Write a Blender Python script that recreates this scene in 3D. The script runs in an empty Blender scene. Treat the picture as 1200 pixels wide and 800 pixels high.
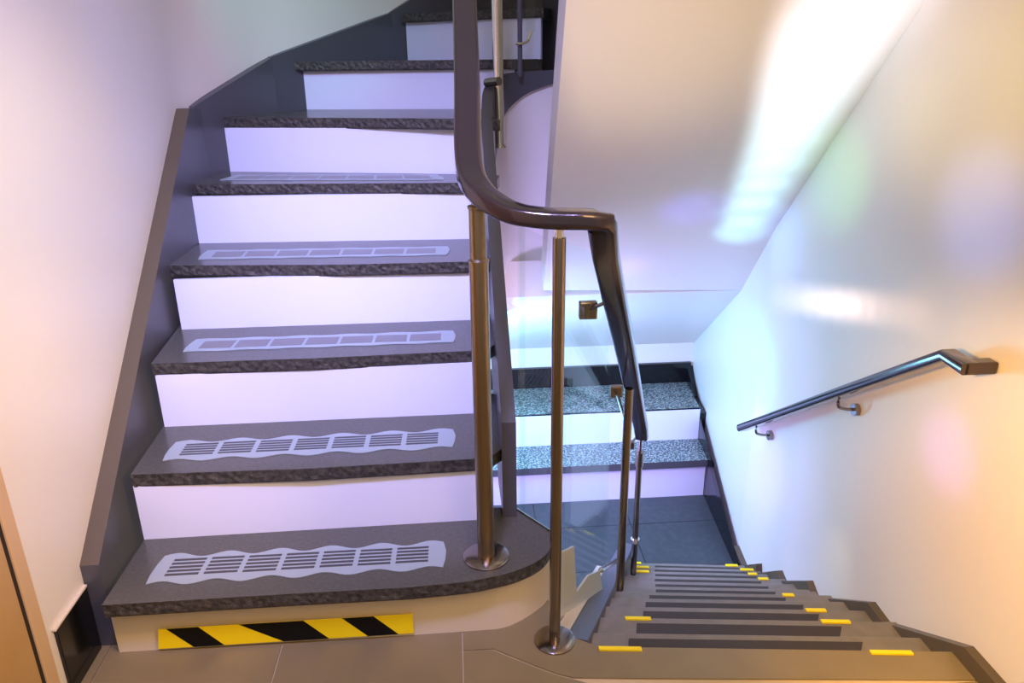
import bpy, bmesh, math, random
from mathutils import Vector, Matrix
random.seed(7)
S = bpy.context.scene
COL = S.collection

# ------------------------------------------------------------------ camera
F_PX, PITCH, ROLL, YAW, EYE = 889.79, 0.35703, -0.01072, 0.07339, 1.225
fw = Vector((math.sin(YAW)*math.cos(PITCH), math.cos(YAW)*math.cos(PITCH), -math.sin(PITCH)))
r0 = Vector((math.cos(YAW), -math.sin(YAW), 0)); u0 = r0.cross(fw)
rt = math.cos(ROLL)*r0 + math.sin(ROLL)*u0
up = -math.sin(ROLL)*r0 + math.cos(ROLL)*u0
cd = bpy.data.cameras.new('camera'); cam = bpy.data.objects.new('camera', cd); COL.objects.link(cam)
cd.sensor_width = 36; cd.lens = 36*F_PX/1200; cd.clip_start = 0.02
m3 = Matrix((rt, up, -fw)).transposed()
cam.matrix_world = Matrix.Translation((0, 0, EYE)) @ m3.to_4x4()
S.camera = cam

# ------------------------------------------------------------------ world, exposure
S.view_settings.view_transform = 'Standard'; S.view_settings.look = 'None'
S.view_settings.gamma = 1; S.view_settings.exposure = 0.14
w = bpy.data.worlds.new('world'); S.world = w; w.use_nodes = True
w.node_tree.nodes['Background'].inputs[0].default_value = (1.0, 0.88, 0.72, 1)
w.node_tree.nodes['Background'].inputs[1].default_value = 0.32

# ------------------------------------------------------------------ lights
def area(name, loc, target, size, energy, color, size_y=None, spread=180):
    d = bpy.data.lights.new(name, 'AREA'); d.energy = energy; d.color = color; d.size = size
    if size_y: d.shape = 'RECTANGLE'; d.size_y = size_y
    d.spread = math.radians(spread)
    o = bpy.data.objects.new(name, d); COL.objects.link(o); o.location = loc
    o.rotation_euler = (Vector(target)-Vector(loc)).to_track_quat('-Z', 'Y').to_euler(); return o
def spot(name, loc, target, angle, energy, color, blend=1.0, radius=0.02):
    d = bpy.data.lights.new(name, 'SPOT'); d.energy = energy; d.color = color
    d.spot_size = math.radians(angle); d.spot_blend = blend; d.shadow_soft_size = radius
    o = bpy.data.objects.new(name, d); COL.objects.link(o); o.location = loc
    o.rotation_euler = (Vector(target)-Vector(loc)).to_track_quat('-Z', 'Y').to_euler(); return o
EYEV = Vector((0, 0, EYE))
def ray(x, y): return fw + rt*((x-600)/F_PX) - up*((y-400)/F_PX)
def pz(x, y, z): d = ray(x, y); return EYEV + d*((z-EYE)/d.z)
def px(x, y, X): d = ray(x, y); return EYEV + d*(X/d.x)
CY = 2.75; CZ = (lambda d: EYE+d.z*CY/d.y)(ray(800, 342))      # lower crease of the soffit
SY = 1.786; SZ = 1.338
nrm = Vector((0, -(SZ-CZ), SY-CY)).normalized(); nrm = nrm if nrm.z > 0 else -nrm
def psof(x, y):
    d = ray(x, y); o = Vector((0, CY, CZ)); return EYEV + d*((o-EYEV).dot(nrm)/d.dot(nrm))
area('hall_warm_fill', (0.6, -0.5, 2.3), (0.7, 1.4, 0.0), 1.0, 25, (1.0, 0.64, 0.28))  # unseen warm fill added behind the camera for the floor and walls
area('flight_lavender_fill', (-0.25, 0.35, 2.35), (-0.30, 2.2, 0.55), 0.3, 12.5, (0.46, 0.45, 1.0), spread=62)  # unseen lavender fill added to brighten the risers
area('stairwell_cyan_fill', (-0.04, 2.75, 0.06), (1.0, 2.9, -0.2), 0.3, 11, (0.22, 0.74, 1.0))  # cyan fill added out of sight behind the inner stringer
area('stairwell_violet_fill', (0.12, 2.1, 0.0), (0.45, 3.2, -0.4), 0.3, 11, (0.55, 0.36, 1.0))  # unseen violet fill added for the left part of the stairwell
# unseen coloured spots added to throw the iridescent patches on walls and soffits
def play(target, src, angle, energy, color): spot('added_colour_spot', src, target, angle, energy, color, 1.0, 0.03)
for k_ in range(15):            # narrow unseen beams added to make the long streak up the soffit
    t_ = k_/14; x_ = 868+t_*150+6*t_*t_; y_ = 270-t_*310
    c_ = (0.36+0.64*t_, 0.88-0.02*t_, 1.0)
    spot('added_streak_spot', (0.45, 1.75, 0.25), psof(x_, y_), 12+7*min(1, t_*1.4), 32-13*t_, c_, 0.95)
for k_ in range(11):  # row of added spots spreads a pale patch along the right wall
    t_ = k_/10; x_ = 915+t_*165; y_ = 349+t_*18
    spot('added_patch_spot', (0.35, 1.75, 0.55), px(x_, y_, 1.07), 8.5+2*t_, 22*math.exp(-((t_-0.36)/0.28)**2)+3, (1.0, 0.93-0.4*t_, 0.97-0.75*t_), 1.0)
play(px(920, 285, 1.07), (0.3, 2.2, 0.6), 22, 12, (0.1, 0.2, 1.0))
play(px(985, 210, 1.07), (0.3, 1.6, 0.9), 24, 8, (0.25, 1.0, 0.15))
play(px(1150, 250, 1.07), (0.3, 1.3, 0.9), 26, 9, (0.2, 0.3, 1.0))
play(px(1150, 110, 1.07), (0.3, 1.1, 1.2), 40, 12, (1.0, 0.7, 0.1))
play(px(1040, 150, 1.07), (0.3, 1.1, 1.2), 22, 5, (1.0, 0.7, 0.1))
play(px(1110, 530, 1.07), (0.4, 1.4, 0.5), 22, 6, (0.45, 0.2, 1.0))
play(px(900, 555, 1.07), (0.45, 2.0, 0.1), 34, 6, (0.5, 0.3, 1.0))
play(Vector((0.9, 3.0, 0.24)), (0.3, 2.3, 0.1), 34, 4, (0.05, 0.7, 1.0))
play(px(870, 620, 1.07), (0.45, 1.9, 0.3), 34, 9, (0.12, 0.35, 1.0))
play(px(880, 430, 1.07), (0.4, 2.2, 0.3), 44, 13, (0.06, 0.60, 1.0))
play(px(890, 500, 1.07), (0.4, 2.2, 0.3), 14, 7, (0.8, 0.95, 1.0))
play(px(1160, 640, 1.07), (0.3, 0.8, 0.9), 70, 50, (1.0, 0.52, 0.12))
play(px(975, 690, 1.07), (0.9, 1.75, 0.1), 50, 0.8, (1.0, 0.65, 0.3))
play(psof(812, 245), (0.35, 1.9, 0.4), 20, 9, (0.12, 0.12, 1.0))
play(psof(740, 312), (0.3, 2.2, 0.3), 16, 6.0, (0.45, 0.2, 1.0))
play(psof(760, 40), (0.35, 1.2, 0.7), 60, 12, (1.0, 0.78, 0.45))
play(Vector((0.45, 2.95, 0.25)), (0.3, 2.5, 0.0), 60, 5.0, (0.9, 0.95, 1.0))
play(px(330, 20, -0.66), (-0.1, 1.9, 1.9), 50, 20, (0.2, 0.9, 1.0))
play(px(170, 60, -0.83), (0.0, 1.6, 1.6), 46, 6, (0.35, 0.38, 1.0))
play(px(60, 260, -0.83), (0.0, 1.2, 1.3), 60, 15, (1.0, 0.78, 0.30))
play(px(60, 620, -0.83), (0.0, 0.9, 0.9), 70, 20, (1.0, 0.6, 0.25))

# ------------------------------------------------------------------ picks: a pixel of the 1200x800 photograph meets a real plane
def py(x, y, Y): d = ray(x, y); return EYEV + d*(Y/d.y)
def pv(x, y, a, b):      # vertical plane through the plan points a, b
    n = Vector((b[1]-a[1], a[0]-b[0], 0)); d = ray(x, y)
    return EYEV + d*((Vector((a[0], a[1], 0))-EYEV).dot(n)/d.dot(n))

# ------------------------------------------------------------------ materials
def mat(name, color, rough=0.5, metal=0.0, spec=0.5, coat=0.0, noise=None, bump=None, aniso=0):
    """noise=(scale, detail, colour2, lo, hi); bump=(scale, strength, distance)"""
    m = bpy.data.materials.new(name); m.use_nodes = True; nt = m.node_tree
    b = nt.nodes['Principled BSDF']
    b.inputs['Base Color'].default_value = (*color, 1); b.inputs['Roughness'].default_value = rough
    b.inputs['Metallic'].default_value = metal; b.inputs['Specular IOR Level'].default_value = spec
    b.inputs['Coat Weight'].default_value = coat; b.inputs['Coat Roughness'].default_value = 0.08
    tc = nt.nodes.new('ShaderNodeTexCoord')
    if noise:
        n = nt.nodes.new('ShaderNodeTexNoise'); n.inputs['Scale'].default_value = noise[0]; n.inputs['Detail'].default_value = noise[1]
        nt.links.new(tc.outputs['Object'], n.inputs['Vector'])
        rmp = nt.nodes.new('ShaderNodeValToRGB'); e = rmp.color_ramp.elements
        e[0].position = noise[3]; e[0].color = (*color, 1); e[1].position = noise[4]; e[1].color = (*noise[2], 1)
        nt.links.new(n.outputs['Fac'], rmp.inputs['Fac']); nt.links.new(rmp.outputs['Color'], b.inputs['Base Color'])
    if bump:
        n2 = nt.nodes.new('ShaderNodeTexNoise'); n2.inputs['Scale'].default_value = bump[0]; n2.inputs['Detail'].default_value = 5
        nt.links.new(tc.outputs['Object'], n2.inputs['Vector'])
        bp = nt.nodes.new('ShaderNodeBump'); bp.inputs['Strength'].default_value = bump[1]; bp.inputs['Distance'].default_value = bump[2]
        nt.links.new(n2.outputs['Fac'], bp.inputs['Height']); nt.links.new(bp.outputs['Normal'], b.inputs['Normal'])
    return m
def glass_mat():
    m = bpy.data.materials.new('clear_glass'); m.use_nodes = True; nt = m.node_tree; nt.nodes.clear()
    o = nt.nodes.new('ShaderNodeOutputMaterial'); mx = nt.nodes.new('ShaderNodeMixShader')
    t = nt.nodes.new('ShaderNodeBsdfTransparent'); t.inputs[0].default_value = (0.95, 0.985, 0.97, 1)
    g = nt.nodes.new('ShaderNodeBsdfGlossy'); g.inputs['Roughness'].default_value = 0.03
    lw = nt.nodes.new('ShaderNodeLayerWeight'); lw.inputs['Blend'].default_value = 0.5
    pw = nt.nodes.new('ShaderNodeMath'); pw.operation = 'POWER'; pw.inputs[1].default_value = 4.0; nt.links.new(lw.outputs['Facing'], pw.inputs[0])
    fr = nt.nodes.new('ShaderNodeMath'); fr.operation = 'MULTIPLY_ADD'; fr.inputs[1].default_value = 0.22; fr.inputs[2].default_value = 0.03; nt.links.new(pw.outputs[0], fr.inputs[0])
    nt.links.new(fr.outputs[0], mx.inputs[0]); nt.links.new(t.outputs[0], mx.inputs[1]); nt.links.new(g.outputs[0], mx.inputs[2])
    nt.links.new(mx.outputs[0], o.inputs['Surface']); return m
M = dict(
    wall=mat('wall_satin_paint', (0.80, 0.77, 0.74), 0.42, spec=0.5, bump=(14, 0.05, 0.01)),
    soffit=mat('soffit_satin_paint', (0.80, 0.77, 0.74), 0.42, bump=(14, 0.05, 0.01)),
    granite=mat('dark_granite', (0.082, 0.082, 0.074), 0.24, noise=(120, 4, (0.11, 0.11, 0.098), 0.35, 0.8), bump=(220, 0.04, 0.001)),
    rock=mat('rough_granite_edge', (0.022, 0.021, 0.022), 0.5, noise=(90, 6, (0.10, 0.095, 0.085), 0.35, 0.8), bump=(80, 0.8, 0.006)),
    speckle=mat('speckled_granite', (0.03, 0.045, 0.055), 0.35, noise=(130, 2, (0.42, 0.5, 0.5), 0.46, 0.62)),
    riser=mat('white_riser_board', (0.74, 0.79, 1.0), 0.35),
    cream=mat('cream_board', (0.72, 0.64, 0.52), 0.4),
    slate=mat('slate_grey_board', (0.075, 0.077, 0.095), 0.38, bump=(30, 0.05, 0.004)),
    slate_top=mat('brown_grey_board_edge', (0.10, 0.078, 0.05), 0.4),
    black=mat('black_gloss_board', (0.006, 0.006, 0.008), 0.15),
    tile=mat('taupe_floor_tile', (0.225, 0.185, 0.105), 0.38, noise=(5, 3, (0.28, 0.225, 0.13), 0.35, 0.7), bump=(200, 0.05, 0.001)),
    grout=mat('pale_grout', (0.62, 0.52, 0.38), 0.8),
    step=mat('taupe_step_tile', (0.19, 0.175, 0.15), 0.45, noise=(30, 3, (0.22, 0.2, 0.175), 0.35, 0.7)),
    mat_dark=mat('dark_rubber_inlay', (0.045, 0.034, 0.028), 0.55, bump=(300, 0.3, 0.002)),
    yellow=mat('yellow_marking', (1.0, 0.80, 0.0), 0.5),
    yellow2=mat('amber_marking', (0.85, 0.62, 0.05), 0.4),
    tape_black=mat('black_tape', (0.004, 0.004, 0.004), 0.6, spec=0.2),
    film=mat('pale_blue_grip_film', (0.33, 0.40, 0.46), 0.4),
    film_soft=mat('frosted_grip_film', (0.17, 0.17, 0.19), 0.35),
    slot=mat('dark_grip_rib', (0.06, 0.06, 0.07), 0.5),
    bronze=mat('brushed_bronze_steel', (0.34, 0.27, 0.20), 0.28, metal=1.0),
    steel=mat('brushed_steel', (0.30, 0.26, 0.24), 0.2, metal=1.0),
    chrome=mat('polished_chrome', (0.85, 0.82, 0.76), 0.12, metal=1.0),
    rail=mat('dark_polished_rail', (0.075, 0.055, 0.06), 0.16, metal=0.75, coat=0.6),
    landing=mat('dark_landing_tile', (0.045, 0.055, 0.065), 0.45, noise=(40, 3, (0.06, 0.07, 0.08), 0.4, 0.7)),
    wood=mat('varnished_door_veneer', (0.46, 0.29, 0.12), 0.4, noise=(6, 4, (0.52, 0.34, 0.15), 0.3, 0.7)),
    casing=mat('light_wood_casing', (0.62, 0.44, 0.26), 0.4),
    gap=mat('dark_gap', (0.02, 0.012, 0.008), 0.7),
    glass=glass_mat(),
)

# ------------------------------------------------------------------ builders
def link(name, me, parent=None):
    o = bpy.data.objects.new(name, me); COL.objects.link(o)
    if parent: o.parent = parent
    return o
def tag(o, label=None, cat=None, group=None, kind=None):
    if label: o['label'] = label
    if cat: o['category'] = cat
    if group: o['group'] = group
    if kind: o['kind'] = kind
    return o
def empty(name, loc=(0, 0, 0)):
    o = bpy.data.objects.new(name, None); COL.objects.link(o); o.empty_display_size = 0.1
    o['_loc'] = 0; del o['_loc']; o.location = loc; return o
def finish(name, bm, mats, parent=None, smooth=False, bevel=0):
    if not isinstance(mats, (list, tuple)): mats = [mats]
    bmesh.ops.recalc_face_normals(bm, faces=bm.faces[:])
    if bevel:
        ed = [e for e in bm.edges if len(e.link_faces) == 2 and e.calc_face_angle(0) > 0.5]
        bmesh.ops.bevel(bm, geom=ed, offset=bevel, segments=2, profile=0.5, affect='EDGES', clamp_overlap=True)
    off = Vector(parent.location) if parent and parent.type == 'EMPTY' else (parent.matrix_off if False else Vector((0, 0, 0)))
    if parent: off = offset_of(parent)
    if off.length: bmesh.ops.translate(bm, verts=bm.verts[:], vec=-off)
    me = bpy.data.meshes.new(name); bm.to_mesh(me); bm.free()
    for m in mats: me.materials.append(m)
    if smooth:
        for p in me.polygons: p.use_smooth = True
        me.set_sharp_from_angle(angle=math.radians(40))
    return link(name, me, parent)
def offset_of(o):
    v = Vector((0, 0, 0))
    while o: v += Vector(o.location); o = o.parent
    return v
def prism(bm, pts, vec, mi_side=0, mi_cap=0):
    """closed polygon pts extruded by vec"""
    vec = Vector(vec)
    a = [bm.verts.new(Vector(p)) for p in pts]; b = [bm.verts.new(Vector(p)+vec) for p in pts]
    f = bm.faces.new(a); f.material_index = mi_cap
    f = bm.faces.new(list(reversed(b))); f.material_index = mi_side
    n = len(pts)
    for i in range(n):
        f = bm.faces.new((a[i], b[i], b[(i+1) % n], a[(i+1) % n])); f.material_index = mi_side
def slab(name, pts, vec, mats, parent=None, bevel=0):
    bm = bmesh.new(); prism(bm, pts, vec, 1 if isinstance(mats, list) and len(mats) > 1 else 0, 0)
    return finish(name, bm, mats, parent, bevel=bevel)
def box(bm, c, s, rotz=0):
    mtx = Matrix.Translation(c) @ Matrix.Rotation(rotz, 4, 'Z') @ Matrix.Diagonal((*s, 1))
    bmesh.ops.create_cube(bm, size=1, matrix=mtx)
def sweep(bm, path, section, side=None, scale=None):
    """section = list of (across, upward); frame kept level across"""
    rings = []; n = len(path); path = [Vector(p) for p in path]
    for i, p in enumerate(path):
        t = (path[min(i+1, n-1)]-path[max(i-1, 0)]).normalized()
        s = side[i] if side else t.cross(Vector((0, 0, 1)))
        if s.length < 1e-4: s = Vector((1, 0, 0))
        s = Vector(s).normalized(); u = s.cross(t).normalized()
        k_ = scale[i] if scale else 1
        rings.append([bm.verts.new(p + s*a*k_ + u*b*k_) for a, b in section])
    k = len(section)
    for i in range(n-1):
        for j in range(k):
            bm.faces.new((rings[i][j], rings[i][(j+1) % k], rings[i+1][(j+1) % k], rings[i+1][j]))
    bm.faces.new(rings[0]); bm.faces.new(list(reversed(rings[-1])))
def circle(r, n=16): return [(r*math.cos(2*math.pi*i/n), r*math.sin(2*math.pi*i/n)) for i in range(n)]
def rrect(wd, ht, r, n=4):
    o = []
    for cx, cy, a0 in ((wd/2-r, ht/2-r, 0), (-wd/2+r, ht/2-r, 90), (-wd/2+r, -ht/2+r, 180), (wd/2-r, -ht/2+r, 270)):
        for i in range(n+1):
            a = math.radians(a0+90*i/n); o.append((cx+r*math.cos(a), cy+r*math.sin(a)))
    return o
def tube(name, pts, r, m, parent=None, n=16):
    bm = bmesh.new(); sweep(bm, pts, circle(r, n)); return finish(name, bm, m, parent, smooth=True)
def lathe(name, c, prof, m, parent=None, n=32):
    bm = bmesh.new(); rings = []
    for r, z in prof: rings.append([bm.verts.new((c[0]+r*math.cos(2*math.pi*i/n), c[1]+r*math.sin(2*math.pi*i/n), c[2]+z)) for i in range(n)])
    for a, b in zip(rings, rings[1:]):
        for i in range(n): bm.faces.new((a[i], a[(i+1) % n], b[(i+1) % n], b[i]))
    bm.faces.new(list(reversed(rings[0]))); bm.faces.new(rings[-1])
    return finish(name, bm, m, parent, smooth=True)
def catmull(pts, sub=8):
    P = [Vector(p) for p in pts]; P = [2*P[0]-P[1]]+P+[2*P[-1]-P[-2]]; out = []
    for i in range(1, len(P)-2):
        for s in range(sub):
            t = s/sub
            out.append(0.5*((2*P[i])+(P[i+1]-P[i-1])*t+(2*P[i-1]-5*P[i]+4*P[i+1]-P[i+2])*t*t+(3*P[i]-P[i-1]-3*P[i+1]+P[i+2])*t**3))
    out.append(P[-2]); return out
def lift(p, dz): return Vector((p[0], p[1], p[2]+dz))
def at_z(p, z): return Vector((p[0], p[1], z))
def struct(o): o['kind'] = 'structure'; return o

R = 0.175; TH = 0.034
LAND = -0.645

# ================================================================== SETTING
# floor: grout bed with proud tiles, cut along the stair opening
floor_edge = [pz(662, 741, 0), pz(702, 757.5, 0), px(1105, 763.5, 1.07)]
_e = pz(1105, 763.5, 0); fe = [floor_edge[0], floor_edge[1], Vector((1.07, _e.y-0.004, 0))]
curve0 = [Vector(p) for p in ((0.20, 1.47, 0), (0.196, 1.43, 0))]
fl_out = [(-0.83, -1.2, 0), (1.07, -1.2, 0), fe[2], fe[1], (0.205, 1.375, 0), (0.20, 1.46, 0), (0.15, 1.62, 0), (-0.83, 1.62, 0)]
flo = struct(slab('floor', [at_z(p, -0.004) for p in fl_out], (0, 0, -0.12), M['grout']))
# curved joint between the hall tiles and the stair head tile
joint = [pz(578, 760, 0), pz(600, 769, 0), pz(630, 781, 0), pz(655, 790, 0), pz(672, 794, 0), pz(760, 795, 0), pz(1140, 797, 0)]
G = 0.0016
def tile(pts):
    o = slab('tile', [at_z(p, 0.0) for p in pts], (0, 0, -0.004), M['tile'], flo); return o
xs = [-0.83, -0.80, -0.421, -0.018]
for x0, x1 in ((-0.83, -0.803), (-0.803, -0.421), (-0.421, -0.018)):
    rows = [(1.62, 1.0), (1.0, 0.6), (0.6, 0.2), (0.2, -0.2), (-0.2, -0.6), (-0.6, -1.2)]
    for ya, yb in rows: tile([(x0+G, yb+G), (x1-G, yb+G), (x1-G, ya-G), (x0+G, ya-G)])
yj = joint[-1].y
tile([(-0.018+G, 0.8), (0.38, 0.8), (0.38, yj-0.003)] + [(p.x-0.002, p.y-0.003) for p in reversed(joint[:5])] + [(-0.018+G, 1.335)])
tile([(0.38+G, 0.8), (1.07, 0.8), (1.07, yj-0.003), (0.38+G, yj-0.003)])
for x0, x1 in ((-0.018, 0.38), (0.38, 1.07)):
    for ya, yb in ((0.8, 0.4), (0.4, 0.0), (0.0, -0.4), (-0.4, -1.2)): tile([(x0+G, yb+G), (x1-G, yb+G), (x1-G, ya-G), (x0+G, ya-G)])
tile([(-0.018+G, 1.34)] + [(p.x, p.y+0.002) for p in joint] + [(1.07, yj+0.002), fe[2], fe[1], (0.205, 1.375), (0.20, 1.46), (0.15, 1.60), (-0.018+G, 1.60)])

# right wall, splaying a little past the landing
RW = [(1.07, -1.2), (1.07, 2.45), (1.155, 3.43), (1.17, 3.6)]
struct(slab('wall_right', [(x, y, LAND-0.1) for x, y in RW] + [(x+0.1, y, LAND-0.1) for x, y in reversed(RW)], (0, 0, 3.4-LAND), M['wall']))
def rwx(y): return 1.07 if y < 2.45 else 1.07+0.0867*(y-2.45)

# left wall, turning with the winders
WL = [(-0.83, -1.2), (-0.83, 2.56), (-0.66, 2.98), (-0.25, 3.45), (0.5, 3.86), (1.3, 3.86)]
wlf = [Vector(p) for p in WL]
wls = wlf[:1]
for i_ in range(1, 5):       # rounded turns
    a_, b_, c_ = wlf[i_-1], wlf[i_], wlf[i_+1]; r_ = 0.12
    p_, q_ = b_+(a_-b_).normalized()*r_, b_+(c_-b_).normalized()*r_
    wls += [p_*(1-t)**2+b_*2*t*(1-t)+q_*t*t for t in [j_/6 for j_ in range(7)]]
bm = bmesh.new(); prism(bm, [(p[0], p[1], -0.1) for p in wls+[wlf[5]]] + [(1.3, 4.2, -0.1), (-1.0, 4.2, -0.1), (-1.0, -1.2, -0.1)], (0, 0, 3.0))
struct(finish('wall_left', bm, M['wall'], smooth=True))

# soffits of the flight overhead
a, b = psof(637, 340), psof(656, 98); c = b+(b-a)*1.4
top = CY+(SY-CY)*2.6, CZ+(SZ-CZ)*2.6
k = (top[1]-CZ)/(b.z-CZ)
tl = a+(b-a)*k
struct(slab('soffit', [a, tl, (1.07, top[0], top[1]), (1.07, 2.45, CZ+(SZ-CZ)*(2.45-CY)/(SY-CY)), (rwx(CY), CY, CZ)], nrm*0.12, M['soffit']))
FY = 3.43
fz0 = py(760, 403, FY).z
struct(slab('soffit', [(-0.15, CY, CZ), (rwx(CY), CY, CZ), (rwx(FY), FY, fz0), (-0.15, FY, fz0)], (0, 0.08, 0.12), M['soffit']))
struct(slab('wall_back', [(-0.15, FY, LAND-0.1), (1.16, FY, LAND-0.1), (1.16, FY, fz0+0.1), (-0.15, FY, fz0+0.1)], (0, 0.08, 0), M['wall']))
struct(slab('wall_under_stairs', [(-0.15, 1.62, LAND-0.1), (-0.15, FY, LAND-0.1), (-0.15, FY, fz0), (-0.15, CY, 0.55), (-0.15, 1.62, 0.14)], (-0.08, 0, 0), M['wall']))

# ================================================================== ASCENDING STAIRCASE
up_st = tag(empty('staircase', (-0.35, 1.35, 0)), 'ascending staircase with dark granite treads and white lavender lit risers curving right at top', 'staircase')
nos = {}
Y7, Y8 = 3.04, 3.42
nos[1] = None
nos[2] = [pz(153, 556, 2*R), pz(360, 549, 2*R), pz(555, 537.5, 2*R), pz(577, 533.5, 2*R), pz(593.5, 522, 2*R)]
nos[3] = [pz(177, 426, 3*R), pz(360, 420, 3*R), pz(550, 411, 3*R), pz(572, 409, 3*R), pz(586, 399, 3*R)]
nos[4] = [pz(198, 311, 4*R), pz(400, 310, 4*R), pz(545, 306.5, 4*R), pz(583, 304, 4*R)]
nos[5] = [pz(221, 216, 5*R), pz(400, 215, 5*R), pz(545, 214, 5*R), pz(582, 212, 5*R)]
nos[6] = [pz(250, 138, 6*R), pz(400, 138, 6*R), pz(537, 139, 6*R), pz(586, 140, 6*R)]
nos[7] = [at_z(py(340, 72, Y7), 7*R-0.004), at_z(py(600, 72, 2.90), 7*R-0.004)]
nos[8] = [at_z(py(471, 22, Y8), 8*R), at_z(py(637, 20, 3.05), 8*R)]
zt = {k: k*R for k in range(1, 9)}; zt[7] -= 0.004
def nose_noise(pts, steps=24):
    return pts
def tread(k, poly, rough_edges):
    """poly: plan outline, rough_edges: number of leading outline edges that are the rough split nosing"""
    bm = bmesh.new(); z = zt[k]; n = len(poly)
    # subdivide the nosing so that its split face is really uneven
    out = []; isr = []
    for i in range(n):
        p, q = Vector(poly[i][:2]), Vector(poly[(i+1) % n][:2])
        if i < rough_edges:
            m = max(1, int((q-p).length/0.012))
            for j in range(m): out.append(p.lerp(q, j/m)); isr.append(True)
        else: out.append(p); isr.append(False)
    n = len(out)
    rows = []
    for li, dz in enumerate((0, -0.009, -0.019, -0.028, -TH)):
        row = []
        for i, p in enumerate(out):
            q = Vector((p.x, p.y, z+dz))
            if isr[i] and 0 < li < 4:
                t = (out[(i+1) % n]-out[i-1]).normalized()
                q += Vector((t.y, -t.x, 0))*random.uniform(-0.0018, 0.0008)
            elif isr[i] and li == 4:
                t = (out[(i+1) % n]-out[i-1]).normalized(); q -= Vector((t.y, -t.x, 0))*0.003
            row.append(bm.verts.new(q))
        rows.append(row)
    for a, b in zip(rows, rows[1:]):
        for i in range(n):
            f = bm.faces.new((a[i], b[i], b[(i+1) % n], a[(i+1) % n])); f.material_index = 1 if isr[i] else 0
    bm.faces.new(list(reversed(rows[0]))); bm.faces.new(rows[-1])
    o = finish('tread', bm, [M['granite'], M['rock']], up_st); return o
# tread 1: bullnose end sweeping round the first post
arc = [pz(119, 709, R), pz(350, 695, R), pz(480, 688, R), pz(545, 681.5, R), pz(575, 676, R), pz(600, 670, R), pz(622, 661.5, R), pz(637, 652, R), pz(646, 640, R), pz(648, 628, R), pz(643, 620, R)]
arcp = [arc[0], arc[1]] + catmull(arc[2:], 3)
ch_a, ch_b = pz(643, 622, R), pz(605, 598, R)
def front_xy(k): return nos[k] if k > 1 else arcp
poly1 = [(p.x, p.y) for p in arcp] + [(ch_b.x, ch_b.y), (0.12, nos[2][0].y+0.06), (nos[2][0].x, nos[2][0].y+0.06)]
tread(1, poly1, len(arcp)-1)
XR = 0.098
for k in range(2, 9):
    f = nos[k]; poly = [(p.x, p.y) for p in f]
    if k < 7:
        nx = nos[k+1]
        back_r = nx[-1]; back_l = nx[0]
        br = (max(f[-1].x, back_r.x)-0.002, back_r.y+0.05) if k < 6 else (0.13, 2.92)
        bl = (back_l.x-0.003, back_l.y+0.05)
        if k == 5: bl = (-0.765, 2.73)
        if k == 6: bl = (-0.60, 3.10)
        if k == 5: poly = poly + [br, bl, (-0.79, 2.60)]
        elif k == 6: poly = poly + [(0.12, 2.6), br, bl]
        else: poly = poly + [br, bl]
    elif k == 7: poly = poly + [(0.33, 3.0), (0.33, 3.12), (-0.18, 3.49)]
    else: poly = poly + [(0.45, 3.3), (0.45, 3.75), (0.3, 3.70)]
    tread(k, poly, len(f)-1)
# risers
def band(name, pts, z0, z1, m, parent, th=0.012):
    """pts: plan polyline, front face; thickness goes to the left of travel direction"""
    bm = bmesh.new(); P = [Vector((p[0], p[1], 0)) for p in pts]; n = len(P); back = []
    for i in range(n):
        t = (P[min(i+1, n-1)]-P[max(i-1, 0)]).normalized(); back.append(P[i]+Vector((-t.y, t.x, 0))*th)
    prism(bm, [(p.x, p.y, z0) for p in P+back[::-1]], (0, 0, z1-z0))
    return finish(name, bm, m, parent)
rb = {2: ((169, 632), (575, 608)), 3: ((193, 500), (572, 483.5)), 4: ((213, 386), (572, 374)), 5: ((232, 285), (575, 279.5)), 6: ((263, 201), (580, 204)), }
r1 = [pz(140, 764, 0), pz(350, 751, 0), pz(480, 744, 0), pz(560, 738.5, 0), pz(589, 735.5, 0), pz(612, 726, 0), pz(634, 711, 0), pz(644, 700, 0)]
r1c = r1[:2]+catmull(r1[2:], 4)+[Vector((0.185, 1.56, 0))]
o = band('riser', r1c, 0.0, R-TH+0.002, M['cream'], up_st); o['label'] = 'cream curved riser of the lowest step'
for k in range(2, 7):
    a, b = rb[k]; z = zt[k-1]
    band('riser', [pz(*a, z), pz(*b, z)], z-0.001, zt[k]-TH+0.002, M['riser'], up_st)
band('riser', [py(350, 128, Y7+0.03), py(603, 128, 2.92)], zt[6]-0.001, zt[7]-TH+0.002, M['riser'], up_st)
band('riser', [py(478, 72, Y8+0.03), py(633.5, 72, 3.07)], zt[7]-0.001, zt[8]-TH+0.002, M['riser'], up_st)

# outer stringer: inner face, brown top edge
SX = -0.79
kink = px(222, 127, SX)
foot = px(119, 652, SX); foot = Vector((SX, 1.425, foot.z-0.008))
bm = bmesh.new()
prism(bm, [(SX, foot.y, -0.0), (SX, 2.60, 0), (SX, 2.60, kink.z-0.005), (SX, kink.y, kink.z), foot], (-0.04, 0, 0), 0, 0)
for f in bm.faces:
    f.normal_update()
bm.faces.ensure_lookup_table()
os_ = finish('stringer', bm, [M['slate'], M['slate_top']], up_st)
for p in os_.data.polygons:
    if abs(p.normal.x) < 0.3 and p.normal.z > 0.3: p.material_index = 1
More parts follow.
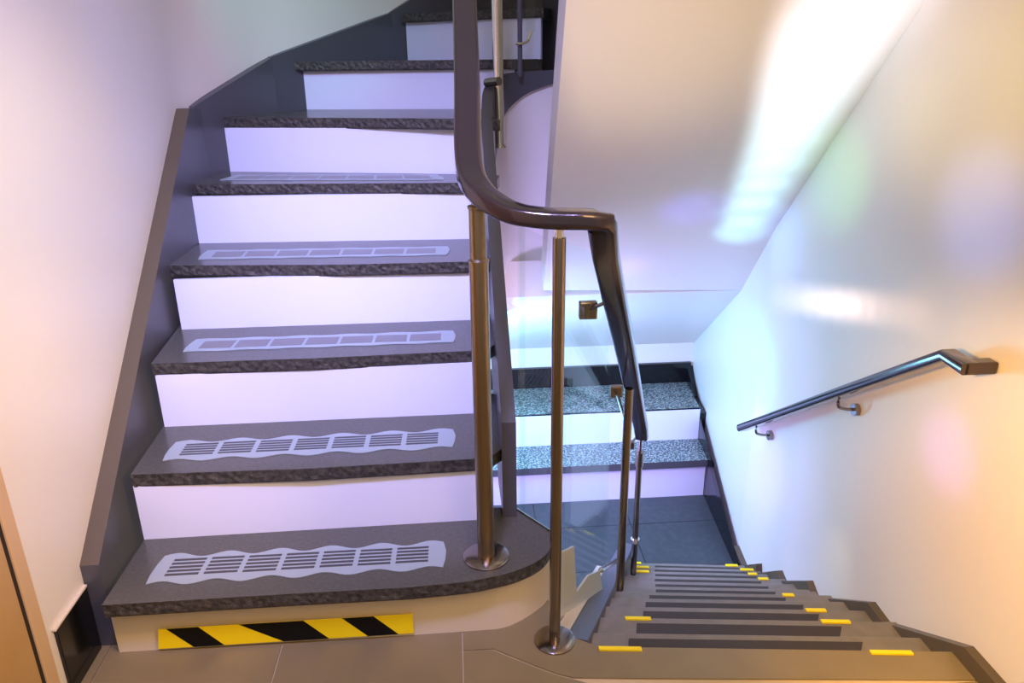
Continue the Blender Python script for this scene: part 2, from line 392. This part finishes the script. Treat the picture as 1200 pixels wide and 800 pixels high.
# winder stringers follow the turning wall
def wind(a, b, za, zb, z0):
    A, B = Vector((*a, 0)), Vector((*b, 0)); n = Vector((B.y-A.y, -(B.x-A.x), 0)).normalized()*0.03
    return slab('stringer', [(a[0], a[1], z0), (b[0], b[1], z0), (b[0], b[1], zb), (a[0], a[1], za)], n, M['slate'], up_st)
W1, W2, W3, W4 = WL[1], WL[2], WL[3], WL[4]
z1 = pv(215, 125, W1, W2).z; z2 = pv(317, 67, W1, W2).z; z3 = pv(455, 15, W2, W3).z; z4 = pv(536, -14, W3, W4).z
wind(W1, W2, z1, z2, 0.8); wind(W2, W3, z2, z3, 0.95); wind(W3, W4, z3, z4+0.35, 1.1)

# inner stringer along the well
IX = 0.124
q = [px(604, 600, IX), px(600, 440, IX), px(592, 320, IX), px(587, 240, IX)]
ys = [1.585, 1.585, 2.72, 2.72]
slope = R/0.2287
def topz(y): return 2*R + 0.07 + (y-1.57)*slope*0.97
ins = slab('stringer', [(IX, 1.585, R), (IX, 1.585, topz(1.585)), (IX, 2.42, topz(2.42)), (IX, 2.42, 0.70), (IX, 1.78, R-0.02)], (-0.034, 0, 0), M['slate'], up_st)
# curved end of the inner stringer and plaster fascia below it
cpl = [(0.107, 2.40), (0.112, 2.52), (0.125, 2.64), (0.165, 2.78), (0.24, 2.86), (0.33, 2.89), (0.43, 2.89)]
tz = [topz(2.40), 1.08, 1.13, 1.165, 1.178, 1.182, 1.185]
bz = [topz(2.40)-0.42, 0.72, 0.86, 1.02, 1.09, 1.125, 1.15]
bm = bmesh.new(); P3 = catmull([(x, y, a) for (x, y), a in zip(cpl, tz)], 5); B3 = catmull([(x, y, a) for (x, y), a in zip(cpl, bz)], 5)
n = len(P3); ring = []
for i in range(n):
    t = (P3[min(i+1, n-1)]-P3[max(i-1, 0)]); t.z = 0; t.normalize(); s = Vector((t.y, -t.x, 0))*0.016
    ring.append([bm.verts.new(P3[i]-s), bm.verts.new(P3[i]+s), bm.verts.new(B3[i]+s), bm.verts.new(B3[i]-s)])
for i in range(n-1):
    for j in range(4): bm.faces.new((ring[i][j], ring[i][(j+1) % 4], ring[i+1][(j+1) % 4], ring[i+1][j]))
bm.faces.new(ring[0]); bm.faces.new(list(reversed(ring[-1])))
o = finish('stringer', bm, M['slate'], up_st, smooth=True); o['label'] = 'curved dark stringer band at the turn of the stairs'
# plaster fascia below the band
bm = bmesh.new(); lo = []
for i, p in enumerate(B3):
    f = i/(n-1); lo.append(Vector((p.x+0.006, p.y, 0.30+0.0*f)))
va = [bm.verts.new(p+Vector((-0.004, 0, 0.01))) for p in B3]; vb = [bm.verts.new(p) for p in lo]
vc = [bm.verts.new(p+Vector((-0.03, 0.03, 0.01))) for p in B3]; vd = [bm.verts.new(p+Vector((-0.03, 0.03, 0))) for p in lo]
for i in range(n-1):
    bm.faces.new((va[i], va[i+1], vb[i+1], vb[i])); bm.faces.new((vc[i], vd[i], vd[i+1], vc[i+1]))
    bm.faces.new((va[i], vc[i], vc[i+1], va[i+1])); bm.faces.new((vb[i], vb[i+1], vd[i+1], vd[i]))
bm.faces.new((va[0], vb[0], vd[0], vc[0])); bm.faces.new((va[-1], vc[-1], vd[-1], vb[-1]))
fas = struct(finish('wall_stairwell', bm, M['wall'], smooth=True))
# stringer of the flight overhead
PX = 0.41
pa = [px(638, 97, PX), px(656.5, 98, PX), px(661, -25, PX), px(638.5, -25, PX)]
slab('stringer', pa, (-0.012, 0, 0), M['slate'], up_st)['label'] = 'dark upright stringer end of the flight overhead'

# ---------------- grip mats on treads 1..5
def grip_mat(k, LL, UL, UR, LR, dense, where):
    z = k*R + 0.0006
    c = [pz(*p, z) for p in (LL, UL, UR, LR)]
    base = sum(c, Vector())/4; root = empty('grip_mat', (base.x, base.y, k*R)); tag(root, where, 'stair mat', 'grip mats on the lower treads')
    def P(u, v, dz=0):
        a = c[0].lerp(c[3], u); b = c[1].lerp(c[2], u); q = a.lerp(b, v); q.z = z+dz; return q
    bm = bmesh.new(); N = 60; lo, hi = [], []
    amp = 0.07 if dense else 0.025
    for i in range(N+1):
        u = i/N; wv = amp*math.sin(u*2*math.pi*5.5)
        lo.append(P(u, 0.03+wv*0.9)); hi.append(P(u, 0.97-amp+wv))
    ends_r = [P(1.008, 0.3), P(1.01, 0.6)]; ends_l = [P(-0.006, 0.6), P(-0.006, 0.3)]
    prism(bm, lo+ends_r+hi[::-1]+ends_l, (0, 0, 0.0015))
    finish('film', bm, M['film'], root)
    nb = 7; rows = 5
    for b_ in range(nb):
        u0 = 0.045+b_*(0.92/nb); u1 = u0+0.92/nb-(0.018 if dense else 0.012)
        um = u0+(u1-u0)*random.uniform(0.3, 0.7)
        bm = bmesh.new()
        if dense:
            for r_ in range(rows):
                v = 0.24+r_*0.115; sh = 0.006*math.sin(b_*2.1)
                prism(bm, [P(u0, v+sh, 0.0016), P(u1, v+sh, 0.0016), P(u1, v+sh+0.062, 0.0016), P(u0, v+sh+0.062, 0.0016)], (0, 0, 0.0006))
        else:
            prism(bm, [P(u0, 0.22, 0.0016), P(u1, 0.22, 0.0016), P(u1, 0.74, 0.0016), P(u0, 0.74, 0.0016)], (0, 0, 0.0006))
        finish('rib_block', bm, M['slot'] if dense else M['film_soft'], root)
    return root
grip_mat(1, (170, 686), (196, 648), (520, 632), (519, 666), True, 'pale wavy grip mat with dark ribs on the lowest granite tread')
grip_mat(2, (190, 541), (208, 516), (531, 501), (530, 525), True, 'pale wavy grip mat with dark ribs on the second tread up')
grip_mat(3, (214, 413), (231, 397), (531, 387), (531, 401.5), False, 'pale outlined grip mat on the third tread up')
grip_mat(4, (232, 304.5), (244, 293), (525, 288.5), (523, 299), False, 'pale outlined grip mat on the fourth tread up')
grip_mat(5, (257, 211.5), (279, 205), (512, 204.5), (520, 211), False, 'narrow pale grip mat on the fifth tread up, topmost of the mats')

# ---------------- hazard tape on riser 1
rp = r1[0], r1[2]
tn = Vector((rp[1].x-rp[0].x, rp[1].y-rp[0].y, 0)); tL = tn.length; tn.normalize(); fn = Vector((tn.y, -tn.x, 0))
def onr(x, y): return pv(x, y, rp[0], rp[1])
T0, T1_, T2_, T3_ = onr(187, 757), onr(485, 738.5), onr(484, 716), onr(187, 734)
tape = tag(empty('hazard_tape', (T0.x, T0.y, T0.z)), 'yellow and black diagonal striped hazard tape on the lowest cream riser', 'tape')
def tq(poly, m, name, d0, th):
    pts = []
    for u, v in poly:
        a = T0.lerp(T1_, u); b = T3_.lerp(T2_, u); pts.append(a.lerp(b, v)+fn*d0)
    return slab(name, pts, fn*th, m, tape)
tq([(0, 0), (1, 0), (1, 1), (0, 1)], M['yellow'], 'yellow_band', 0.0075, 0.001)
def U(x): return (x-187)/298.0
for a, b, c_, d_ in ((228, 263, 233, 196), (332, 385, 355, 280), (431, 467, 438, 401)):
    tq([(U(a), 0), (U(b), 0), (U(d_ if False else c_), 1), (U(d_), 1)], M['tape_black'], 'black_stripe', 0.0086, 0.0005)

# ================================================================== DESCENDING STAIRCASE
dn = tag(empty('staircase', (0.65, 1.28, LAND)), 'descending staircase of taupe steps with dark inlays and yellow edge marks', 'staircase')
ypx = [760, 742.5, 724.5, 711.5, 701.5, 694, 687.5, 681.5, 675.5, 670, 665, 660.5]
rise = -LAND/12
SKEW = -0.108
Cpt = [pz(800, y, -rise*i) for i, y in enumerate(ypx)]
ST_A, ST_B = (0.262, 1.323), (0.64, 2.40)     # plan line of the left stringer's inner face
def sx(y): return ST_A[0]+(ST_B[0]-ST_A[0])*(y-ST_A[1])/(ST_B[1]-ST_A[1])
def nose_pt(i, x): c = Cpt[i]; return Vector((x, c.y+SKEW*(x-c.x)*(1+0.02*i), c.z))
mL = [739.5, 748, 755, 757, 761, 768, 767, 766, 766, 765, 765, 765]
mR = [1021, 992.5, 963, 943, 921, 908, 899, 890, 884, 878, 872, 868]
for i in range(12):
    z = -rise*i
    if i > 0:
        fpts = [nose_pt(i, sx(Cpt[i].y)-0.01), nose_pt(i, 1.065)]
        bk = [nose_pt(i-1, 1.065), nose_pt(i-1, sx(Cpt[i-1].y)-0.01)]
        bk = [Vector((p.x, p.y-0.03, z)) for p in bk]
        o = slab('tread', [at_z(p, z) for p in fpts]+bk, (0, 0, -0.025), M['step'], dn, bevel=0.002)
        # dark inlay filling the back of the tread
        def on(i_, X, f):       # point of this tread seen at column X, f of the way back
            for _ in range(1):
                a_, b_ = nose_pt(i, 0.6), nose_pt(i, 1.0); n_ = Vector((b_.y-a_.y, a_.x-b_.x, 0)); d = ray(X, 700); d = Vector((d.x, d.y, 0))
                dep = (Cpt[i-1].y-Cpt[i].y)*f
                p0 = Vector((a_.x, a_.y+dep, 0)); t = p0.dot(n_)/d.dot(n_); return d*t
        q_ = [on(i, mL[i-1], 0.2), on(i, mR[i-1], 0.2), on(i, mR[i-1], 0.93), on(i, mL[i-1], 0.93)]
        slab('inlay', [(p.x, p.y, z) for p in q_], (0, 0, 0.003), M['mat_dark'], o)
        par = o
    # riser below this nosing
    f0, f1 = nose_pt(i, sx(Cpt[i].y)-0.01), nose_pt(i, 1.065)
    nz = -rise*(i+1)
    slab('riser', [(f0.x, f0.y-0.012, z-0.02), (f1.x, f1.y-0.012, z-0.02), (f1.x, f1.y-0.012, nz), (f0.x, f0.y-0.012, nz)], (0, -0.01, 0), M['step'], dn)
strips = [(0, 702, 752), (0, 1018, 1066), (2, 733, 763), (2, 961, 994), (3, 943, 966), (5, 916, 929), (8, 888, 899), (9, 876, 886), (10, 867, 882), (11, 850, 864), (9, 746, 761), (10, 746, 761), (11, 745, 752)]
for i, xa, xb in strips:
    z = -rise*i; A = pz(xa, ypx[i]+1.2, z+0.001); B = pz(xb, ypx[i]+1.2, z+0.001)
    A = nose_pt(i, A.x); B = nose_pt(i, B.x)
    slab('edge_strip', [(A.x, A.y-0.010, z), (B.x, B.y-0.010, z), (B.x, B.y+0.001, z), (A.x, A.y+0.001, z)], (0, 0, 0.004), M['yellow'], dn)

# left stringer of the flight down: top face, inner face
sa, sb = ST_A, ST_B
tp = [pv(684, 739, sa, sb), pv(704, 716, sa, sb), pv(725, 693, sa, sb), pv(745, 674, sa, sb)]
t0 = Vector((ST_A[0]-0.02, ST_A[1]-0.045, 0))
dirp = Vector((sb[0]-sa[0], sb[1]-sa[1], 0)).normalized(); lat = Vector((-dirp.y, dirp.x, 0))
A0 = Vector((0.262, 1.345, 0)); sE = Vector((0.63, 2.38, 0)); zA, zE = 0.0, -0.50
dirp = (sE-A0).normalized(); lat = Vector((-dirp.y, dirp.x, 0))
slab('stringer', [at_z(A0, zA), at_z(A0, -0.2), at_z(sE, LAND), at_z(sE, zE)], lat*0.05, M['slate'], dn, bevel=0.003)
# cream kerb beside it
k0 = A0+lat*0.05; k1 = sE+lat*0.05
slab('kerb', [at_z(k0, zA+0.002), at_z(k0, -0.3), at_z(k0.lerp(k1, .62), -0.5), at_z(k0.lerp(k1, .62), 0.002+zA+(zE-zA)*.62)], lat*0.03, M['cream'], dn)
wa, wb = (0.205, 1.46), (0.44, 1.86)
slab('well_lining', [pv(x, y, wa, wb) for x, y in ((656, 738), (706, 690), (703, 669), (690, 674), (676, 694), (673, 640), (656, 648))], lat*0.006, M['cream'], dn)
# well lining under the curved riser
lin = [(p.x+0.0, p.y) for p in r1c[-12:]]+[(0.15, 1.64)]
wl = band('well_lining', lin, -0.50, -0.001, M['cream'], dn)

# lower landing with tiles
lo_land = struct(slab('floor_landing', [(-0.15, 2.0, LAND-0.004), (1.20, 2.0, LAND-0.004), (1.20, 3.5, LAND-0.004), (-0.15, 3.5, LAND-0.004)], (0, 0, -0.1), M['gap']))
for x0, x1 in ((-0.15, 0.30), (0.30, 0.70), (0.70, 1.12)):
    for y0, y1 in ((2.0, 2.42), (2.42, 2.72), (2.72, 3.0)):
        slab('tile', [(x0+G, y0+G, LAND), (x1-G, y0+G, LAND), (x1-G, y1-G, LAND), (x0+G, y1-G, LAND)], (0, 0, -0.004), M['landing'], lo_land)

# ---------------- far steps
far = tag(empty('staircase', (0.5, 2.9, LAND)), 'two speckled granite steps with white risers below the far wall', 'staircase')
z_a, z_b = -0.454, -0.301; Ya, Yb = 2.90, 3.10
xl_ = -0.15
slab('riser', [(xl_, Ya+0.02, LAND), (rwx(Ya)-0.03, Ya+0.02, LAND), (rwx(Ya)-0.03, Ya+0.02, z_a-0.034), (xl_, Ya+0.02, z_a-0.034)], (0, 0.015, 0), M['riser'], far)
def ft(y0, y1, z):
    bm = bmesh.new(); prism(bm, [(xl_, y0, z), (rwx(y0)-0.03, y0, z), (rwx(y1)-0.03, y1, z), (xl_, y1, z)], (0, 0, -0.034), 1, 0)
    return finish('tread', bm, [M['speckle'], M['slate']], far)
ft(Ya, Yb+0.04, z_a)
slab('riser', [(xl_, Yb, z_a), (rwx(Yb)-0.03, Yb, z_a), (rwx(Yb)-0.03, Yb, z_b-0.0), (xl_, Yb, z_b-0.0)], (0, 0.015, 0), M['riser'], far)
slab('tread', [(xl_, Yb+0.001, z_b), (rwx(Yb)-0.03, Yb+0.001, z_b), (rwx(FY)-0.03, FY, z_b), (xl_, FY, z_b)], (0, 0, -0.03), M['speckle'], far)
zb = py(760, 425, FY).z
struct(slab('baseboard_back', [(xl_, FY, z_b), (1.14, FY, z_b), (1.14, FY, zb), (xl_, FY, zb)], (0, -0.02, 0), M['black']))

# ---------------- zigzag skirting on the right wall
def rwp(x, y):
    p = px(x, y, 1.07)
    return p if p.y < 2.45 else pv(x, y, RW[1], RW[2])
zz = [(1180, 800), (1141, 757), (1043, 728), (1026, 705), (960, 699), (953, 680), (922, 680), (917, 668), (893, 671), (893, 660), (876, 662)]
P = [rwp(*p) for p in zz]; P[0] = Vector((1.07, -1.2, P[1].z))
bot = [(1.07, -1.2, -0.02), (1.07, fe[2].y, -0.02)]+[(1.07, Cpt[i].y+0.01, -rise*(i+1)-0.02) for i in range(1, 12)]
last = P[-1]
poly = [Vector(p) for p in P]+[Vector((1.07, 2.45, LAND+0.06)), Vector((1.07, 2.45, LAND-0.05))]+[Vector(b) for b in reversed(bot)]
bs = slab('baseboard_right', poly, (-0.022, 0, 0), [M['black'], M['slate_top']])
struct(bs)
sk = [(874, 661), (844, 626), (809, 423)]
Q = [rwp(*p) for p in sk]
Q2 = [Vector((rwx(y), y, z)) for y, z in ((FY, z_b-0.02), (Yb, z_b-0.02), (Yb, z_a-0.02), (Ya, z_a-0.02), (Ya, LAND-0.02), (2.42, LAND-0.02))]
slab_ = slab('baseboard_right', Q[0:1]+Q[1:2]+[Vector((rwx(FY), FY, Q[2].z))]+Q2, (-0.03, 0, 0), M['black']); struct(slab_)

# ---------------- left baseboard and door
bl_top = 0.17
struct(slab('baseboard_left', [(-0.83, 1.285, 0), (-0.83, foot.y-0.005, 0), (-0.83, foot.y-0.005, 0.165), (-0.83, 1.285, 0.165)], (0.008, 0, 0), M['black'], bevel=0.0015))
e1 = px(68, 800, -0.83); 
dy = [px(65, 790, -0.83).y, px(50, 790, -0.83).y, px(44, 790, -0.83).y]
struct(slab('trim_1', [(-0.83, 1.28, 0.1655), (-0.83, foot.y-0.005, 0.1655), (-0.83, foot.y-0.005, 0.171), (-0.83, 1.28, 0.171)], (0.009, 0, 0), M['cream'], bevel=0.001))
dr = struct(empty('door_1', (-0.83, dy[2], 0))); 
slab('casing', [(-0.83, dy[0], 0), (-0.83, dy[1], 0), (-0.83, dy[1], 2.1), (-0.83, dy[0], 2.1)], (0.006, 0, 0), M['casing'], dr, bevel=0.002)
slab('gap_shade', [(-0.83, dy[1], 0), (-0.83, dy[2], 0), (-0.83, dy[2], 2.08), (-0.83, dy[1], 2.08)], (0.002, 0, 0), M['gap'], dr)  # dark strip painted in for the shaded gap between casing and leaf
slab('door_leaf', [(-0.83, dy[2], 0.004), (-0.83, dy[2]-0.8, 0.004), (-0.83, dy[2]-0.8, 2.07), (-0.83, dy[2], 2.07)], (0.004, 0, 0), M['wood'], dr)

# ================================================================== BALUSTRADE
bal = tag(empty('balustrade', (0.191, 1.347, 0)), 'dark polished handrail on bronze steel posts with clear glass infill between the two flights', 'balustrade')
A = Vector((0.042, 1.432, 0)); B = Vector((0.188, 1.352, 0))
zA_, zB_ = 0.985, 0.936
# handrail
def rp_(x, y, Y): return py(x, y, Y)
railU = []
for Y, z in ((2.6, 1.0+1.17*0.77), (2.2, 1.0+0.77*0.77), (1.9, 1.0+0.47*0.77), (1.65, 1.0+0.22*0.77)):
    # keep the rail straight in plan
    railU.append(Vector((0.030+0.010*(Y-1.43)/0.5, Y, z)))
C0, D0 = (0.257, 1.335), (0.60, 2.17)
down_ = 0; down = [pv(710, 300, C0, D0), pv(720, 350, C0, D0), pv(731, 400, C0, D0), pv(741, 450, C0, D0), pv(751, 500, C0, D0), pv(752, 512, C0, D0)]
path1 = railU+[Vector((0.030, 1.50, 1.04)), Vector((0.046, 1.425, 0.995)), Vector((0.095, 1.375, 0.965)), Vector((0.150, 1.352, 0.956)), Vector((0.20, 1.342, 0.954)), Vector((0.232, 1.336, 0.954))]
pp = catmull(path1, 6)
bm = bmesh.new(); sec = rrect(0.054, 0.034, 0.011, 4)
corner = Vector((0.260, 1.333, 0.953))
ddir = (down[3]-corner).normalized()
ctr = [corner+Vector((-0.012, 0.0015, 0.0)), corner+Vector((0.002, 0.006, -0.003)), corner+ddir*0.022]
path = pp[:-1]+ctr+down
up_v = Vector((0, 0, 1)); sides = []
for i_, p_ in enumerate(path):
    t_ = (path[min(i_+1, len(path)-1)]-path[max(i_-1, 0)]); t_.z = 0; t_.normalize()
    sides.append(Vector((t_.y, -t_.x, 0)))
sweep(bm, path, sec, side=sides, scale=[1.0]*(len(path)-len(down))+[0.95, 0.93, 0.9, 0.85, 0.78, 0.72])
finish('handrail', bm, M['rail'], bal, smooth=True)
# posts
def disc(name, c, r, m, parent): return lathe(name, c, [(r, 0), (r, 0.004), (r-0.006, 0.008), (0.02, 0.0085)], m, parent)
po = tube('post', [lift(A, R), lift(A, 0.86)], 0.019, M['bronze'], bal, 20)
disc('base_disc', lift(A, R), 0.052, M['steel'], po)
lathe('collar', lift(A, 0.86), [(0.0205, -0.004), (0.0205, 0.0), (0.0165, 0.004), (0.0165, 0.098), (0.0185, 0.1), (0.0185, 0.105), (0.011, 0.107), (0.011, 0.135)], M['bronze'], po)
po = tube('post', [lift(B, 0), lift(B, 0.918)], 0.0125, M['steel'], bal)
disc('base_disc', lift(B, 0), 0.046, M['steel'], po)
lathe('collar', lift(B, 0.916), [(0.008, 0), (0.008, 0.03)], M['chrome'], po)
# posts on the stringer going down
sm = lambda t: at_z(A0.lerp(sE, t)+lat*0.025, zA+(zE-zA)*t)
def post_dn(bx, by, tx, ty, r, name='post'):
    d0 = ray(bx, by); cc = A0+lat*0.025; nn = Vector((-dirp.y, dirp.x, 0))
    t = cc.dot(nn)/Vector((d0.x, d0.y, 0)).dot(nn); b_ = EYEV+d0*t
    b_ = py(bx, by, 2.12 if by < 680 else 1.60)
    # top on the same vertical
    lo, hi = 0, 1.5
    d = ray(tx, ty); t = math.hypot(b_.x, b_.y)/math.hypot(d.x, d.y); z = EYE+d.z*t
    return b_, z, tube(name, [b_, at_z(b_, z)], r, M['steel'], bal)
bC, zC, pC = post_dn(726, 690, 736, 455, 0.0105)
bD, zD, pD = post_dn(742, 672, 746, 545, 0.010)
lathe('collar', at_z(bD, zD), [(0.0135, 0), (0.0135, 0.05), (0.006, 0.052), (0.006, 0.15)], M['steel'], pD)
lathe('collar', lift(bD, 0.13), [(0.015, 0), (0.015, 0.012)], M['chrome'], pD)
# glass clamps
def clamp(c, s, arm_to):
    bm = bmesh.new(); box(bm, c, (s, 0.018, s)); o = finish('glass_clamp', bm, M['steel'], bal, bevel=0.003)
    tube('arm', [c, arm_to], 0.004, M['steel'], o, 8); return o
cp = pv(689, 363, (0.21, 1.45), (0.47, 1.86)); 
clamp(cp, 0.040, down[1]); 
c2 = pv(722, 458, (A0.x-0.02, A0.y), (sE.x-0.02, sE.y)); clamp(c2, 0.032, at_z(bC, c2.z))
c3 = pv(738, 521, (A0.x, A0.y), (sE.x, sE.y)); clamp(c3, 0.026, at_z(bD, c3.z))
# glass panels
def glass(pts, th, label=None):
    n = (Vector(pts[1])-Vector(pts[0])).cross(Vector(pts[2])-Vector(pts[0])).normalized()
    o = slab('glass_panel', pts, n*th, M['glass'], bal); return o
g0, g1 = (0.212, 1.43), (0.452, 1.90)
glass([pv(657, 718, g0, g1), pv(708, 690, g0, g1), pv(712, 440, g0, g1), pv(700, 300, g0, g1), pv(657, 282, g0, g1)], 0.008)
h0, h1 = (0.122, 1.625), (0.197, 1.515)
glass([pv(610, 600, h0, h1), pv(644, 621, h0, h1), pv(645, 281, h0, h1), pv(610, 264, h0, h1)], 0.008)
glass([pv(614, 602, h0, h1), pv(615.5, 603, h0, h1), pv(615.5, 267, h0, h1), pv(614, 266, h0, h1)], 0.012)
tube('glass_channel', [pv(604, 597, h0, h1), pv(644, 623, h0, h1)], 0.006, M['steel'], bal, 8)
tube('glass_channel', [pv(704, 668, g0, g1), pv(726, 655, g0, g1)], 0.008, M['chrome'], bal, 8)
# upper flight posts hung on the stringer
e0 = px(585, 170, 0.16); 
pe = tube('post', [e0, at_z(e0, 1.95)], 0.018, M['chrome'], bal)
lathe('collar', e0, [(0.024, -0.008), (0.024, 0.0), (0.018, 0.004), (0.018, 0.03)], M['chrome'], pe)
tube('arm', [px(570, 97, 0.12), px(585, 95, 0.16)], 0.014, M['steel'], bal, 10)
f0 = py(609.5, 90, 2.80); tube('post', [f0, at_z(f0, 1.95)], 0.0085, M['slate'], bal)
h_ = [py(604.5, 51, 2.78), py(611, 51, 2.78), py(617, 49, 2.80), py(620, 44, 2.82), py(621.5, 38, 2.84)]
tube('glass_hook', catmull(h_, 4), 0.005, M['chrome'], bal, 8)
glass([py(616, 36, 2.9), py(627, 38, 2.9), py(627, -20, 2.9), py(616, -20, 2.9)], 0.008)

# ================================================================== WALL HANDRAIL
wr = tag(empty('wall_handrail', (1.07, 1.5, 0.6)), 'short sloping polished handrail bracketed on the right wall', 'handrail')
RX = 1.012
wp = [px(870, 501, RX), px(990, 458, RX), px(1112, 416, RX), px(1137, 435, RX), Vector((1.058, px(1137, 435, RX).y, px(1137, 435, RX).z))]
wp[3].z = wp[2].z-0.002; wp[4].z = wp[3].z
bm = bmesh.new(); sweep(bm, wp[:4], rrect(0.042, 0.026, 0.008, 3), side=[Vector((1, 0, 0))]*4); finish('rail', bm, M['rail'], wr, smooth=True)
bm = bmesh.new(); box(bm, (1.035, wp[3].y+0.012, wp[3].z), (0.066, 0.03, 0.026)); finish('rail_return', bm, M['rail'], wr, bevel=0.004)
def bracket(x, y):
    p = px(x, y, RX); p0 = Vector((RX, p.y, p.z))
    o = tube('bracket', catmull([lift(p0, 0.012), lift(p0, -0.028), Vector((RX+0.015, p.y, p.z-0.04)), Vector((1.06, p.y, p.z-0.045))], 4), 0.0045, M['steel'], wr, 8)
    bm = bmesh.new(); sweep(bm, [(1.056, p.y, p.z-0.045), (1.0695, p.y, p.z-0.045)], circle(0.017, 16), side=[Vector((0, 1, 0))]*2); finish('wall_plate', bm, M['steel'], o, smooth=True)
bracket(984, 463); bracket(887, 497)
